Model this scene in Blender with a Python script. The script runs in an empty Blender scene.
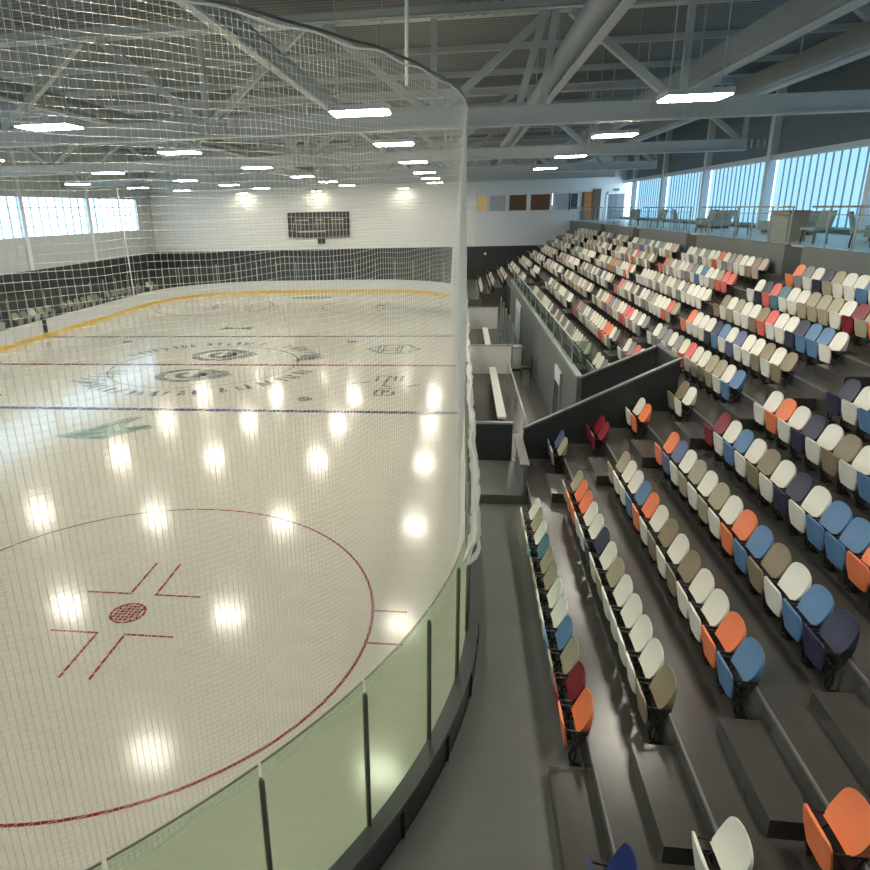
import bpy, bmesh, math, random
from mathutils import Vector, Matrix
random.seed(7)
PI = math.pi
scene = bpy.context.scene
COL = scene.collection

# ------------------------------------------------------------------ materials
MATS = {}
def mat(name, rgb, rough=.5, metal=0., spec=.5, noise=0., nscale=8., bump=0., bscale=60., coat=0.):
    if name in MATS: return MATS[name]
    m = bpy.data.materials.new(name); m.use_nodes = True
    nt = m.node_tree; b = nt.nodes['Principled BSDF']
    b.inputs['Base Color'].default_value = (*rgb, 1)
    b.inputs['Roughness'].default_value = rough
    b.inputs['Metallic'].default_value = metal
    b.inputs['Specular IOR Level'].default_value = spec
    b.inputs['Coat Weight'].default_value = coat
    tc = nt.nodes.new('ShaderNodeTexCoord')
    if noise > 0:
        n = nt.nodes.new('ShaderNodeTexNoise'); n.inputs['Scale'].default_value = nscale
        n.inputs['Detail'].default_value = 6
        nt.links.new(tc.outputs['Object'], n.inputs['Vector'])
        r = nt.nodes.new('ShaderNodeMapRange')
        r.inputs['To Min'].default_value = 1 - noise; r.inputs['To Max'].default_value = 1 + noise
        nt.links.new(n.outputs['Fac'], r.inputs['Value'])
        mx = nt.nodes.new('ShaderNodeVectorMath'); mx.operation = 'SCALE'
        mx.inputs[0].default_value = rgb
        nt.links.new(r.outputs['Result'], mx.inputs['Scale'])
        nt.links.new(mx.outputs['Vector'], b.inputs['Base Color'])
    if bump > 0:
        n2 = nt.nodes.new('ShaderNodeTexNoise'); n2.inputs['Scale'].default_value = bscale
        nt.links.new(tc.outputs['Object'], n2.inputs['Vector'])
        bp = nt.nodes.new('ShaderNodeBump'); bp.inputs['Strength'].default_value = bump
        bp.inputs['Distance'].default_value = .01
        nt.links.new(n2.outputs['Fac'], bp.inputs['Height'])
        nt.links.new(bp.outputs['Normal'], b.inputs['Normal'])
    MATS[name] = m
    return m

def emis(name, rgb, s):
    m = bpy.data.materials.new(name); m.use_nodes = True
    nt = m.node_tree; nt.nodes.clear()
    o = nt.nodes.new('ShaderNodeOutputMaterial'); e = nt.nodes.new('ShaderNodeEmission')
    e.inputs['Color'].default_value = (*rgb, 1); e.inputs['Strength'].default_value = s
    nt.links.new(e.outputs[0], o.inputs[0]); return m

def glassy(name, tint, refl=.06, haze=0., hazecol=(.6, .7, .65)):
    """thin architectural sheet: mostly see-through, a little mirror, a little milky scatter"""
    m = bpy.data.materials.new(name); m.use_nodes = True
    nt = m.node_tree; nt.nodes.clear()
    o = nt.nodes.new('ShaderNodeOutputMaterial')
    t = nt.nodes.new('ShaderNodeBsdfTransparent'); t.inputs['Color'].default_value = (*tint, 1)
    g = nt.nodes.new('ShaderNodeBsdfGlossy'); g.inputs['Roughness'].default_value = .05
    mx = nt.nodes.new('ShaderNodeMixShader'); mx.inputs[0].default_value = refl
    nt.links.new(t.outputs[0], mx.inputs[1]); nt.links.new(g.outputs[0], mx.inputs[2])
    last = mx
    if haze > 0:
        d = nt.nodes.new('ShaderNodeBsdfDiffuse'); d.inputs['Color'].default_value = (*hazecol, 1)
        m2 = nt.nodes.new('ShaderNodeMixShader'); m2.inputs[0].default_value = haze
        nt.links.new(mx.outputs[0], m2.inputs[1]); nt.links.new(d.outputs[0], m2.inputs[2]); last = m2
    nt.links.new(last.outputs[0], o.inputs[0]); return m

def ribbed(name, rgb, axis, pitch, rough=.5, strength=.6, dist=.05):
    """corrugated sheet metal: ribs as bump along one axis"""
    m = mat(name, rgb, rough); nt = m.node_tree; b = nt.nodes['Principled BSDF']
    tc = nt.nodes.new('ShaderNodeTexCoord'); sp = nt.nodes.new('ShaderNodeSeparateXYZ')
    nt.links.new(tc.outputs['Object'], sp.inputs[0])
    mu = nt.nodes.new('ShaderNodeMath'); mu.operation = 'MULTIPLY'; mu.inputs[1].default_value = 2 * PI / pitch
    nt.links.new(sp.outputs[axis], mu.inputs[0])
    sn = nt.nodes.new('ShaderNodeMath'); sn.operation = 'SINE'; nt.links.new(mu.outputs[0], sn.inputs[0])
    bp = nt.nodes.new('ShaderNodeBump'); bp.inputs['Strength'].default_value = strength; bp.inputs['Distance'].default_value = dist
    nt.links.new(sn.outputs[0], bp.inputs['Height']); nt.links.new(bp.outputs['Normal'], b.inputs['Normal'])
    return m

# ice: near-white, glossy with fine resurfacing streaks
def ice_material():
    m = mat('ice', (.52, .495, .41), .17, spec=.19); nt = m.node_tree; b = nt.nodes['Principled BSDF']
    tc = nt.nodes.new('ShaderNodeTexCoord'); mp = nt.nodes.new('ShaderNodeMapping')
    mp.inputs['Scale'].default_value = (.5, 3.5, 1); mp.inputs['Rotation'].default_value = (0, 0, .35)
    nt.links.new(tc.outputs['Object'], mp.inputs['Vector'])
    n = nt.nodes.new('ShaderNodeTexNoise'); n.inputs['Scale'].default_value = 1.2; n.inputs['Detail'].default_value = 5
    nt.links.new(mp.outputs[0], n.inputs['Vector'])
    r = nt.nodes.new('ShaderNodeMapRange'); r.inputs['To Min'].default_value = .9; r.inputs['To Max'].default_value = 1.08
    nt.links.new(n.outputs['Fac'], r.inputs['Value'])
    s = nt.nodes.new('ShaderNodeVectorMath'); s.operation = 'SCALE'; s.inputs[0].default_value = (.52, .495, .41)
    nt.links.new(r.outputs[0], s.inputs['Scale']); nt.links.new(s.outputs[0], b.inputs['Base Color'])
    r2 = nt.nodes.new('ShaderNodeMapRange'); r2.inputs['To Min'].default_value = .095; r2.inputs['To Max'].default_value = .165
    nt.links.new(n.outputs['Fac'], r2.inputs['Value']); nt.links.new(r2.outputs[0], b.inputs['Roughness'])
    n2 = nt.nodes.new('ShaderNodeTexNoise'); n2.inputs['Scale'].default_value = 3.0; n2.inputs['Detail'].default_value = 3
    nt.links.new(tc.outputs['Object'], n2.inputs['Vector'])
    bp = nt.nodes.new('ShaderNodeBump'); bp.inputs['Strength'].default_value = .05; bp.inputs['Distance'].default_value = .02
    nt.links.new(n2.outputs['Fac'], bp.inputs['Height']); nt.links.new(bp.outputs['Normal'], b.inputs['Normal'])
    return m

ICE = ice_material()
P_RED = mat('red_ice_paint', (.21, .018, .026), .2, spec=.25)
P_BLUE = mat('blue_ice_paint', (.02, .022, .10), .2, spec=.25)
P_DARK = mat('dark_ice_paint', (.12, .12, .12), .2, spec=.25)
P_GREY = mat('grey_ice_paint', (.16, .165, .15), .2, spec=.25)
P_GREEN = mat('green_ice_paint', (.07, .12, .07), .2, spec=.25)
P_PALE = mat('pale_green_ice_paint', (.19, .26, .18), .2, spec=.25)
CONC = mat('painted_concrete', (.066, .063, .057), .25, noise=.25, nscale=1.5, bump=.08, bscale=9)
WALK = mat('walkway_coating', (.14, .143, .135), .33, noise=.22, nscale=.8, bump=.05, bscale=6)
NOSE = mat('worn_nosing', (.16, .16, .155), .4, noise=.3, nscale=5)
BOARDW = mat('white_board', (.60, .62, .62), .35, noise=.04)
BOARDD = mat('charcoal_board', (.032, .035, .035), .4, noise=.3, nscale=2)
YELLOW = mat('yellow_kick_plate', (.70, .47, .06), .4)
CAPG = mat('grey_cap_rail', (.05, .054, .054), .35)
ALU = mat('dark_green_post_metal', (.20, .21, .17), .3, metal=.5)
SILV = mat('brushed_rail_metal', (.42, .44, .43), .35, metal=.5)
STEEL = mat('painted_truss_steel', (.52, .55, .54), .5, noise=.06, nscale=2)
DUCT = mat('duct_sheet_metal', (.30, .335, .335), .45, metal=.1, noise=.1, nscale=3)
DECK = ribbed('roof_deck', (.15, .168, .168), 'Y', .30, .55, .5, .03)
WHITEW = ribbed('white_metal_siding', (.84, .84, .80), 'Z', .28, .5, .5, .03)
PLAINW = mat('pale_painted_wall', (.74, .78, .80), .55, noise=.04)
GREYW = mat('grey_painted_wall', (.50, .55, .55), .55, noise=.05)
TIERW = mat('grey_tier_wall', (.135, .145, .14), .42, noise=.15, nscale=1.2)
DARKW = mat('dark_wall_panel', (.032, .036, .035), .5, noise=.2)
BLACK = mat('black_steel', (.012, .012, .012), .42)
WBENCH = mat('white_bench_plank', (.62, .62, .58), .45)
TWINE = mat('white_twine', (.74, .75, .70), .6)
def translucent_twine():
    nt = TWINE.node_tree; p = nt.nodes['Principled BSDF']; o = nt.nodes['Material Output']
    t = nt.nodes.new('ShaderNodeBsdfTranslucent'); t.inputs['Color'].default_value = (.8, .81, .77, 1)
    mx = nt.nodes.new('ShaderNodeMixShader'); mx.inputs[0].default_value = .28
    nt.links.new(p.outputs[0], mx.inputs[1]); nt.links.new(t.outputs[0], mx.inputs[2]); nt.links.new(mx.outputs[0], o.inputs[0])
translucent_twine()
CABLE = mat('dark_cable', (.06, .065, .06), .5)
CONCF = mat('concourse_floor', (.70, .71, .70), .35, noise=.08)
TAN = mat('tan_panel', (.35, .28, .20), .5)
LOUNGE = mat('grey_green_upholstery', (.27, .31, .29), .7)
ORPANEL = mat('orange_panel', (.42, .17, .06), .5)
DKGLASS = mat('dark_room_glass', (.05, .06, .07), .1)
DOORG = mat('grey_door_paint', (.13, .16, .19), .4)
SCOREB = mat('scoreboard_face', (.055, .04, .032), .35, noise=.3, nscale=9)
FRAMEW = mat('pale_window_frame', (.42, .47, .50), .5)
GLASS = glassy('rink_glass', (.86, .93, .86), .05, .05, (.6, .68, .5))
FARGL = glassy('far_rink_glass', (.86, .89, .87), .03, .015)
RAILGL = glassy('railing_glass', (.90, .975, .98), .05, .012, (.5, .8, .8))
TIERGL = glassy('smoked_rail_glass', (.72, .78, .76), .08, .05)
WINGL = glassy('window_glass', (.95, .98, 1.0), .05)
PANEL = glassy('ribbed_daylight_panel', (.44, .53, .58), .03, .05, (.45, .55, .6))
LAMP = emis('lamp_diffuser', (1, .93, .79), 64)
WASH = emis('wash_lamp', (1, .92, .74), 55)
ROOMLIT = emis('lit_room_glass', (.75, .55, .22), .35)
ROOMDIM = emis('dim_room_glass', (.16, .11, .07), .2)

SEATC = {
 'white': ('white', (.85, .83, .735)), 'cream': ('cream', (.82, .78, .60)), 'khaki': ('khaki', (.42, .38, .26)),
 'tan': ('olive brown', (.29, .235, .15)), 'orange': ('orange', (.92, .25, .10)), 'coral': ('coral red', (.78, .16, .13)),
 'blue': ('mid blue', (.11, .24, .43)), 'navy': ('navy blue', (.028, .032, .075)), 'maroon': ('maroon', (.23, .014, .03)),
 'slate': ('slate blue', (.13, .16, .30)), 'teal': ('teal blue', (.08, .22, .27)), 'grey': ('grey', (.27, .28, .27)),
 'royal': ('royal blue', (.012, .03, .16)), 'pink': ('pale pinkish', (.55, .42, .36)),
}
def seat_mat(c): return mat('seat_plastic_' + c, SEATC[c][1], .42, noise=.05, nscale=6)

# ------------------------------------------------------------------ mesh helper
class MB:
    def __init__(s): s.bm = bmesh.new(); s.mi = 0
    def face(s, vs):
        try:
            f = s.bm.faces.new(vs); f.material_index = s.mi; return f
        except ValueError: return None
    def box(s, x0, x1, y0, y1, z0, z1):
        v = [s.bm.verts.new((x, y, z)) for x in (x0, x1) for y in (y0, y1) for z in (z0, z1)]
        for q in ((0,1,3,2),(4,6,7,5),(0,4,5,1),(2,3,7,6),(0,2,6,4),(1,5,7,3)): s.face([v[i] for i in q])
        return s
    def prism(s, poly, axis, a, b):
        """extrude a 2D polygon; axis 'y': poly in (x,z); axis 'z': poly in (x,y); axis 'x': poly in (y,z)"""
        def p(u, w, t): return {'y': (u, t, w), 'z': (u, w, t), 'x': (t, u, w)}[axis]
        A = [s.bm.verts.new(p(u, w, a)) for u, w in poly]; B = [s.bm.verts.new(p(u, w, b)) for u, w in poly]
        s.face(A[::-1]); s.face(B)
        n = len(A)
        for i in range(n): s.face([A[i], A[(i+1) % n], B[(i+1) % n], B[i]])
        return s
    def bar(s, p, q, w, h=None):
        h = h or w; p = Vector(p); q = Vector(q); d = (q - p).normalized()
        up = Vector((0, 0, 1)) if abs(d.z) < .95 else Vector((0, 1, 0))
        a = d.cross(up).normalized() * w / 2; b = a.cross(d).normalized() * h / 2
        A = [s.bm.verts.new(p + i) for i in (a + b, a - b, -a - b, -a + b)]
        B = [s.bm.verts.new(q + i) for i in (a + b, a - b, -a - b, -a + b)]
        s.face(A); s.face(B[::-1])
        for i in range(4): s.face([A[i], B[i], B[(i+1) % 4], A[(i+1) % 4]])
        return s
    def tube(s, pts, r, n=8, closed=False):
        pts = [Vector(p) for p in pts]; rings = []
        rr = r if isinstance(r, (list, tuple)) else [r] * len(pts)
        N = len(pts); prev = None
        for i, p in enumerate(pts):
            d = (pts[min(i+1, N-1)] - pts[max(i-1, 0)]).normalized()
            if prev is None:
                up = Vector((0, 0, 1)) if abs(d.z) < .9 else Vector((1, 0, 0))
                a = d.cross(up).normalized()
            else:
                a = (prev - d * prev.dot(d)).normalized()
            prev = a; b = d.cross(a)
            rings.append([s.bm.verts.new(p + (a * math.cos(2*PI*k/n) + b * math.sin(2*PI*k/n)) * rr[i]) for k in range(n)])
        for i in range(N - 1):
            for k in range(n): s.face([rings[i][k], rings[i][(k+1) % n], rings[i+1][(k+1) % n], rings[i+1][k]])
        s.face(rings[0][::-1]); s.face(rings[-1]); return s
    def flat(s, poly, z):
        s.face([s.bm.verts.new((x, y, z)) for x, y in poly]); return s
    def line(s, p, q, w, z):
        d = (Vector(q) - Vector(p)).normalized(); n = Vector((-d.y, d.x)) * w / 2
        p = Vector(p); q = Vector(q)
        return s.flat([p - n, q - n, q + n, p + n], z)
    def ring(s, cx, cy, r, w, z, a0=0, a1=2*PI, n=96, sx=1, sy=1):
        I = []; O = []
        for i in range(n + 1):
            a = a0 + (a1 - a0) * i / n
            I.append(s.bm.verts.new((cx + sx*(r - w/2) * math.cos(a), cy + sy*(r - w/2) * math.sin(a), z)))
            O.append(s.bm.verts.new((cx + sx*(r + w/2) * math.cos(a), cy + sy*(r + w/2) * math.sin(a), z)))
        for i in range(n): s.face([I[i], O[i], O[i+1], I[i+1]])
        return s
    def disc(s, cx, cy, rx, ry, z, n=32, rot=0):
        c, q = math.cos(rot), math.sin(rot)
        return s.flat([(cx + rx*math.cos(t)*c - ry*math.sin(t)*q, cy + rx*math.cos(t)*q + ry*math.sin(t)*c)
                       for t in [2*PI*i/n for i in range(n)]], z)

def obj(name, mb, mats, parent=None, smooth=False, recalc=True):
    """ONE mesh object; vertices come in world (or parent-local when parent sits at the origin) coordinates"""
    bm = mb.bm
    if recalc: bmesh.ops.recalc_face_normals(bm, faces=bm.faces)
    me = bpy.data.meshes.new(name)
    if parent is not None:
        bm.transform(Matrix.Translation(-parent.get('_w', Vector((0, 0, 0))) if False else -WORLD.get(parent.name, Vector((0, 0, 0)))))
    bm.to_mesh(me); bm.free()
    for m in (mats if isinstance(mats, (list, tuple)) else [mats]): me.materials.append(m)
    if smooth:
        for p in me.polygons: p.use_smooth = True
    o = bpy.data.objects.new(name, me); COL.objects.link(o)
    if parent is not None:
        o.parent = parent; WORLD[o.name] = WORLD.get(parent.name, Vector((0, 0, 0)))
    return o
WORLD = {}
def tag(o, label=None, cat=None, group=None, kind=None):
    if label: o['label'] = label
    if cat: o['category'] = cat
    if group: o['group'] = group
    if kind: o['kind'] = kind
    return o
def thing(name, label, cat, loc=(0, 0, 0), group=None, kind=None):
    o = bpy.data.objects.new(name, None); o.empty_display_size = .2; COL.objects.link(o)
    o.location = loc; WORLD[o.name] = Vector(loc)
    return tag(o, label, cat, group, kind)
def structure(name, mb, m, label=None, parent=None, cat=None):
    o = obj(name, mb, m, parent)
    if parent is None: tag(o, label, cat, None, 'structure')
    return o

# ------------------------------------------------------------------ dimensions
BX, R = 12.95, 8.53                     # half width of the rink, corner radius
Y0, Y1 = -9.45, 51.5                    # end boards
def T(r): return .63 + .4233 * (r - 1)  # tread height of row r
def N(r): return 14.32 + .8715 * (r - 2)  # riser plane in front of row r's tread
YC, YF = 21.03, 55.0                    # centre line; far wall
XL, XR = -17.0, 27.0                    # left wall, right window wall
ROOF = 12.6

def perimeter(off, t0, t1, step=3.0):
    """rink outline offset outwards; parameter: 'arc' list of (x,y) between two named spots"""
    pts = []
    corners = [(BX - R, Y0 + R, -90), (BX - R, Y1 - R, 0), (-BX + R, Y1 - R, 90), (-BX + R, Y0 + R, 180)]
    for cx, cy, a0 in corners:
        n = int(90 / step)
        for i in range(n + 1):
            a = math.radians(a0 + 90 * i / n)
            pts.append((cx + (R + off) * math.cos(a), cy + (R + off) * math.sin(a)))
    return pts[t0:t1]
NP = 31 * 4

# ------------------------------------------------------------------ ice
m = MB(); m.prism(perimeter(0, 0, NP), 'z', -.06, 0.)
ice = structure('floor', m, ICE, 'glossy white ice sheet of the hockey rink')
m = MB(); m.box(XL, 29, -16, YF, -.20, -.08); structure('floor_slab', m, CONC, 'dark concrete slab under the whole hall')

z1, z2, z3 = .002, .003, .004
def paint(name, mb, m, label=None):
    o = obj(name, mb, m, ice)
    if label: o['label'] = label
    return o
XB = BX - .02
for nm, y, w, pm in (('blue_line', 13.26, .31, P_BLUE), ('centre_line', YC, .31, P_RED), ('blue_line', 28.8, .31, P_BLUE),
                     ('goal_line', 48.16, .06, P_RED)):
    xx = XB if nm != 'goal_line' else 11.6
    paint(nm, MB().line((-xx, y), (xx, y), w, z1), pm)
def faceoff(cx, cy):
    m = MB(); m.ring(cx, cy, 4.572, .052, z1)
    for sx in (-1, 1):
        for sy in (-1, 1):
            m.line((cx + sx*.26, cy + sy*.645), (cx + sx*1.16, cy + sy*.645), .052, z1)
            m.line((cx + sx*.26, cy + sy*.62), (cx + sx*.26, cy + sy*1.86), .052, z1)
            m.line((cx + sx*4.57, cy + sy*.49), (cx + sx*5.18, cy + sy*.49), .052, z1)
    paint('faceoff_circle', m, P_RED)
    m = MB(); m.ring(cx, cy, .31, .05, z1, n=40)
    for k in range(-4, 4):                    # woven grid of red blocks inside the spot
        for q in range(-4, 4):
            x, y = (k + .5) * .085, (q + .5) * .085
            if math.hypot(x, y) < .29: m.flat([(cx + x - .035, cy + y - .035), (cx + x + .035, cy + y - .035), (cx + x + .035, cy + y + .035), (cx + x - .035, cy + y + .035)], z2)
    paint('faceoff_spot', m, P_RED)
for cy in (0, 42.06):
    for cx in (-6.706, 6.706): faceoff(cx, cy)
for y in (14.96, 27.1):
    for x in (-6.706, 6.706): paint('neutral_spot', MB().disc(x, y, .31, .31, z1), P_DARK)
paint('centre_circle', MB().ring(.35, YC, 4.55, .06, z1), P_DARK)
# lettering round the centre circle: too blurred in the photo to be read, so only the run of dark strokes
m = MB(); rnd = random.Random(3)
for a0, a1 in ((-138, -72), (-62, -12), (18, 62), (75, 112), (118, 158)):
    a = a0
    while a < a1:
        for s in range(3):
            r0 = 5.0 + rnd.random()*.25; t = math.radians(a + rnd.uniform(-1.2, 1.2)); t2 = math.radians(a + rnd.uniform(-2.2, 2.2)); r1_ = 5.75 + rnd.random()*.2
            m.line((.35 + r0*math.cos(t), YC + r0*math.sin(t)), (.35 + r1_*math.cos(t2), YC + r1_*math.sin(t2)), .11, z1)
        a += rnd.choice((4.5, 5.2, 6.5))
paint('ring_lettering', m, P_GREY, 'grey lettering strokes around the centre circle')
def swirl(cx, cy, sx, sy, flip=1):
    m = MB()
    m.ring(cx, cy, 1.0, .34, z1, 0.4, 5.6, 40, sx, sy)
    m.ring(cx + flip*sx*.1, cy, .45, .28, z2, 2, 7.2, 30, sx, sy)
    for k in range(7):
        y = cy - sy*.65 + k*sy*.21
        m.line((cx + flip*sx*.15, y), (cx + flip*sx*(1.5 - .12*abs(k-3)), y + .12), .2, z2)
    return m
paint('team_emblem', swirl(.3, 23.4, 1.3, 1.25), P_DARK, 'dark swirled emblem above the red centre line')
paint('team_emblem', swirl(.35, 18.85, 1.35, 1.1), P_DARK, 'dark swirled emblem below the red centre line')
m = MB()
for k in range(5): m.line((-4.75 + .18*k, 17.6 + .46*k), (-3.2 + .04*k, 17.2 + .62*k), .22, z1)
paint('striped_emblem', m, P_PALE, 'green striped emblem at the left of the centre circle')
m = MB(); m.flat([(4.6, 21.9), (5.5, 22.3), (5.75, 23.0), (5.2, 23.5), (4.7, 23.3)], z1); paint('striped_emblem', m, P_GREY)
# long-jawed green emblem below the blue line (generic)
m = MB()
m.flat([(-.9, 9.9), (.2, 9.7), (1.0, 9.7), (1.5, 10.3), (2.2, 11.0), (1.9, 11.35), (1.1, 11.0), (1.0, 11.35), (1.25, 12.3), (.7, 12.2), (0, 11.0), (-.4, 10.5)], z1)
paint('team_emblem', m, P_PALE, 'pale green emblem beside the near blue line')
m = MB()
for a, b in (((-.2, 10.1), (1.2, 10.6)), ((.1, 10.6), (1.0, 12.0)), ((1.0, 10.2), (1.9, 11.1)), ((.4, 9.85), (1.1, 9.95)), ((.3, 10.9), (.9, 12.15)), ((1.2, 10.8), (2.1, 11.2))):
    m.line(a, b, .13, z2)
paint('team_emblem_outline', m, P_GREEN)
m = MB()
hullp = [(7.95, 25.0), (8.6, 26.0), (10.1, 26.1), (10.25, 25.4), (10.7, 25.05), (10.25, 24.6), (10.15, 23.9), (8.7, 23.9)]
for i in range(len(hullp)): m.line(hullp[i], hullp[(i+1) % len(hullp)], .2, z1)
for x in (8.5, 8.75, 9.5, 9.7): m.line((x, 23.95), (x, 26.0), .12, z1)
m.ring(9.1, 24.9, .4, .14, z2, n=24)
paint('boat_shaped_emblem', m, P_GREY, 'grey boat shaped outline beyond the red centre line')
m = MB()
for a, b in (((9.2, 17.9), (9.2, 18.9)), ((9.2, 18.9), (9.5, 18.9)), ((9.6, 17.3), (9.7, 18.9)), ((9.7, 18.9), (9.9, 18.5)), ((10.0, 18.0), (10.0, 18.9)), ((10.25, 18.0), (10.3, 18.9)),
             ((9.5, 17.2), (9.9, 17.0)), ((9.5, 16.6), (10.0, 16.8)), ((8.2, 17.5), (9.0, 17.8)), ((9.4, 15.6), (9.4, 16.4)), ((9.4, 16.4), (9.7, 16.4)), ((9.7, 15.6), (9.7, 16.4)), ((9.4, 15.6), (9.7, 15.6)), ((9.85, 15.6), (10.15, 15.7)), ((10.15, 15.7), (10.1, 16.3)), ((9.85, 16.0), (9.9, 16.4)), ((10.6, 17.0), (11.1, 17.4))):
    m.line(a, b, .13, z1)
paint('advert_lettering', m, P_DARK)
paint('green_advert', MB().flat([(-2.6, 31.2), (-1.6, 31.6), (-.5, 31.3), (-.6, 32.2), (-1.7, 31.95), (-2.4, 32.2)], z1), P_GREEN)
paint('goal_crease', MB().disc(0, 47.5, 1.8, .9, z1), P_PALE)

# ------------------------------------------------------------------ rink boards and glass
def strip(mb, inner, outer, z0, z1):
    n = len(inner)
    V = [[mb.bm.verts.new((*p, z)) for p in q] for q, z in ((inner, z0), (outer, z0), (outer, z1), (inner, z1))]
    for i in range(n - 1):
        for a in range(4):
            b = (a + 1) % 4
            mb.face([V[a][i], V[b][i], V[b][i+1], V[a][i+1]])
    mb.face([V[a][0] for a in range(4)]); mb.face([V[a][-1] for a in range(3, -1, -1)])
    return mb
def arcpath(off, a0, a1, step=2.0):
    cx, cy = BX - R, Y0 + R
    n = max(2, int(abs(a1 - a0) / step))
    return [(cx + (R + off) * math.cos(math.radians(a0 + (a1-a0)*i/n)), cy + (R + off) * math.sin(math.radians(a0 + (a1-a0)*i/n))) for i in range(n + 1)]
near = lambda off: arcpath(off, -90, 0) + [(BX + off, y) for y in (5, 15, 25, 35, Y1 - R)]
far = lambda off: perimeter(off, 31, 31*3) + [(-BX - off, Y0 + R + 2)]
nb = thing('rink_boards', 'white rink boards with glass panes and yellow kick plate enclosing the ice', 'rink boards')
obj('board_backing', strip(MB(), near(.05), near(.15), 0, 1.0), BOARDD, nb)
obj('ice_side_facing', strip(MB(), near(.0), near(.05), 0, 1.0), BOARDW, nb)
obj('cap_rail', strip(MB(), near(-.01), near(.17), 1.0, 1.07), CAPG, nb)
for a in range(-90, 1, 8):                            # vertical stiffening ribs behind the near boards
    (x0, y0), (x1, y1) = arcpath(.13, a + .3, a + 1.0)[0], arcpath(.24, a + .3, a + .3)[0]
    obj('board_rib', MB().bar((x0, y0, .02), (x0, y0, 1.0), .09, .09), BLACK, nb)
ang = [-3.9, -11.0, -19.2, -28.35, -37.0, -45.4, -53.7, -62.0, -70.3, -78.6, -86.9]
for k, a in enumerate(ang):
    px, py = arcpath(.0, a, a + 1)[0]
    p = MB(); p.tube([(px, py, 1.03), (px, py, 2.62), (px, py, 2.67), (px, py, 2.70)], [.027, .027, .025, .012], 12)
    ps = obj('glass_post', p, ALU, nb, True)
    if k < len(ang) - 1:
        g = strip(MB(), arcpath(-.012, a - .12, ang[k+1] + .12, 1.2), arcpath(.0, a - .12, ang[k+1] + .12, 1.2), 1.05, 2.83)
        pg = obj('glass_pane', g, GLASS, nb)
        obj('pane_edge', strip(MB(), arcpath(-.014, a - .12, ang[k+1] + .12, 1.2), arcpath(.002, a - .12, ang[k+1] + .12, 1.2), 2.83, 2.84), ALU, pg)
a0 = ang[0]
obj('glass_pane', strip(MB(), arcpath(-.012, a0 + .35, -.2, 1.2), arcpath(0, a0 + .35, -.2, 1.2), 1.05, 2.83), GLASS, nb)
y = Y0 + R
for k in range(4):
    obj('glass_post', MB().tube([(BX, y, 1.03), (BX, y, 2.68)], .034, 10), ALU, nb, True)
    obj('glass_pane', MB().box(BX - .012, BX, y + .05, y + 1.17, 1.05, 2.83), GLASS, nb)
    y += 1.22
fb = nb
obj('board_face', strip(MB(), far(.0), far(.10), 0, 1.02), BOARDW, fb)
obj('kick_plate', strip(MB(), far(-.015), far(-.002), .0, .22), YELLOW, fb)
obj('cap_rail', strip(MB(), far(-.02), far(.14), 1.02, 1.07), BOARDW, fb)
obj('line_marking', MB().box(-BX - .004 + .02, -BX + .03, 28.6, 29.0, .23, 1.08), BLACK, fb)
fp = far(.06)
acc = 0; last = None; posts = []
for i in range(len(fp) - 1):
    a = Vector(fp[i]); b = Vector(fp[i+1]); L = (b - a).length; t = 0
    while acc + (L - t) >= 1.83:
        t += 1.83 - acc; acc = 0; posts.append(a + (b - a) * t / L)
    acc += L - t
for i, p in enumerate(posts):
    if i < 46:
        obj('glass_post', MB().bar((p.x, p.y, 1.05), (p.x, p.y, 2.75), .05), SILV, fb)
obj('glass_shield', strip(MB(), far(.055), far(.065), 1.06, 2.85), FARGL, fb)
o = obj('support_rope', MB().tube([(-12.9, 41, 1.1), (-13.0, 41.0, 5), (-13.15, 41.05, 9.1)], .05, 8), TWINE)
tag(o, 'white vertical net rope at the far left corner of the rink', 'rope')

# ------------------------------------------------------------------ safety net
def netpath():
    P = arcpath(-.14, -88, 0, .30)
    y = Y0 + R + .06
    while y < 43: P.append((BX - .14, y)); y += .046 if y < 6 else .10
    return P
NPATH = netpath()
def net_xy(i, z):
    x, y = NPATH[i]
    if y > -3:                                         # slack billows of the side run
        f = min(1, (y + 3) / 5); h = (z - 2.6) / 5.6
        x += f * (.10 * math.sin(y * .9) + .08 * math.sin(y * 2.3 + z) - .09) * (.06 + .94 * math.sin(PI * min(1, max(0, h))))
    return x, y
def ztop(i):
    return 8.17 + .004 * math.sin(i * .39) + .006 * math.sin(i * .15)
def zbot(i):
    return 2.62 - .09 * abs(math.sin(i * .118))
net = thing('safety_net', 'tall white mesh safety net hung from a cable around the near rink corner', 'safety net')
nm = MB()
def strand(pts, w=.0036):
    prev = None
    bm = nm.bm
    ring0 = None
    for i, p in enumerate(pts):
        p = Vector(p); q = Vector(pts[min(i+1, len(pts)-1)]); o_ = Vector(pts[max(i-1, 0)])
        d = (q - o_).normalized(); up = Vector((0, 0, 1)) if abs(d.z) < .9 else Vector((.6, .8, 0))
        a = d.cross(up).normalized() * w; b = a.cross(d).normalized() * w
        rg = [bm.verts.new(p + a), bm.verts.new(p - a*.5 + b*.87), bm.verts.new(p - a*.5 - b*.87)]
        if ring0:
            for k in range(3): nm.face([ring0[k], ring0[(k+1) % 3], rg[(k+1) % 3], rg[k]])
        ring0 = rg
NZ = 122
for i in range(len(NPATH)):
    zt, zb = ztop(i), zbot(i)
    strand([(*net_xy(i, zb + (zt-zb)*k/6), zb + (zt-zb)*k/6) for k in range(7)], .0014 if i < 300 else .0028)
for j in range(NZ + 1):
    idx = list(range(0, 300, 3)) + list(range(300, len(NPATH), 6))
    pts = []
    for i in idx:
        zt, zb = ztop(i), zbot(i); z = zb + (zt - zb) * j / NZ + .0025 * math.sin(i * .31 + j * .7)
        pts.append((*net_xy(i, z), z))
    strand(pts, .0011)
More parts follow.
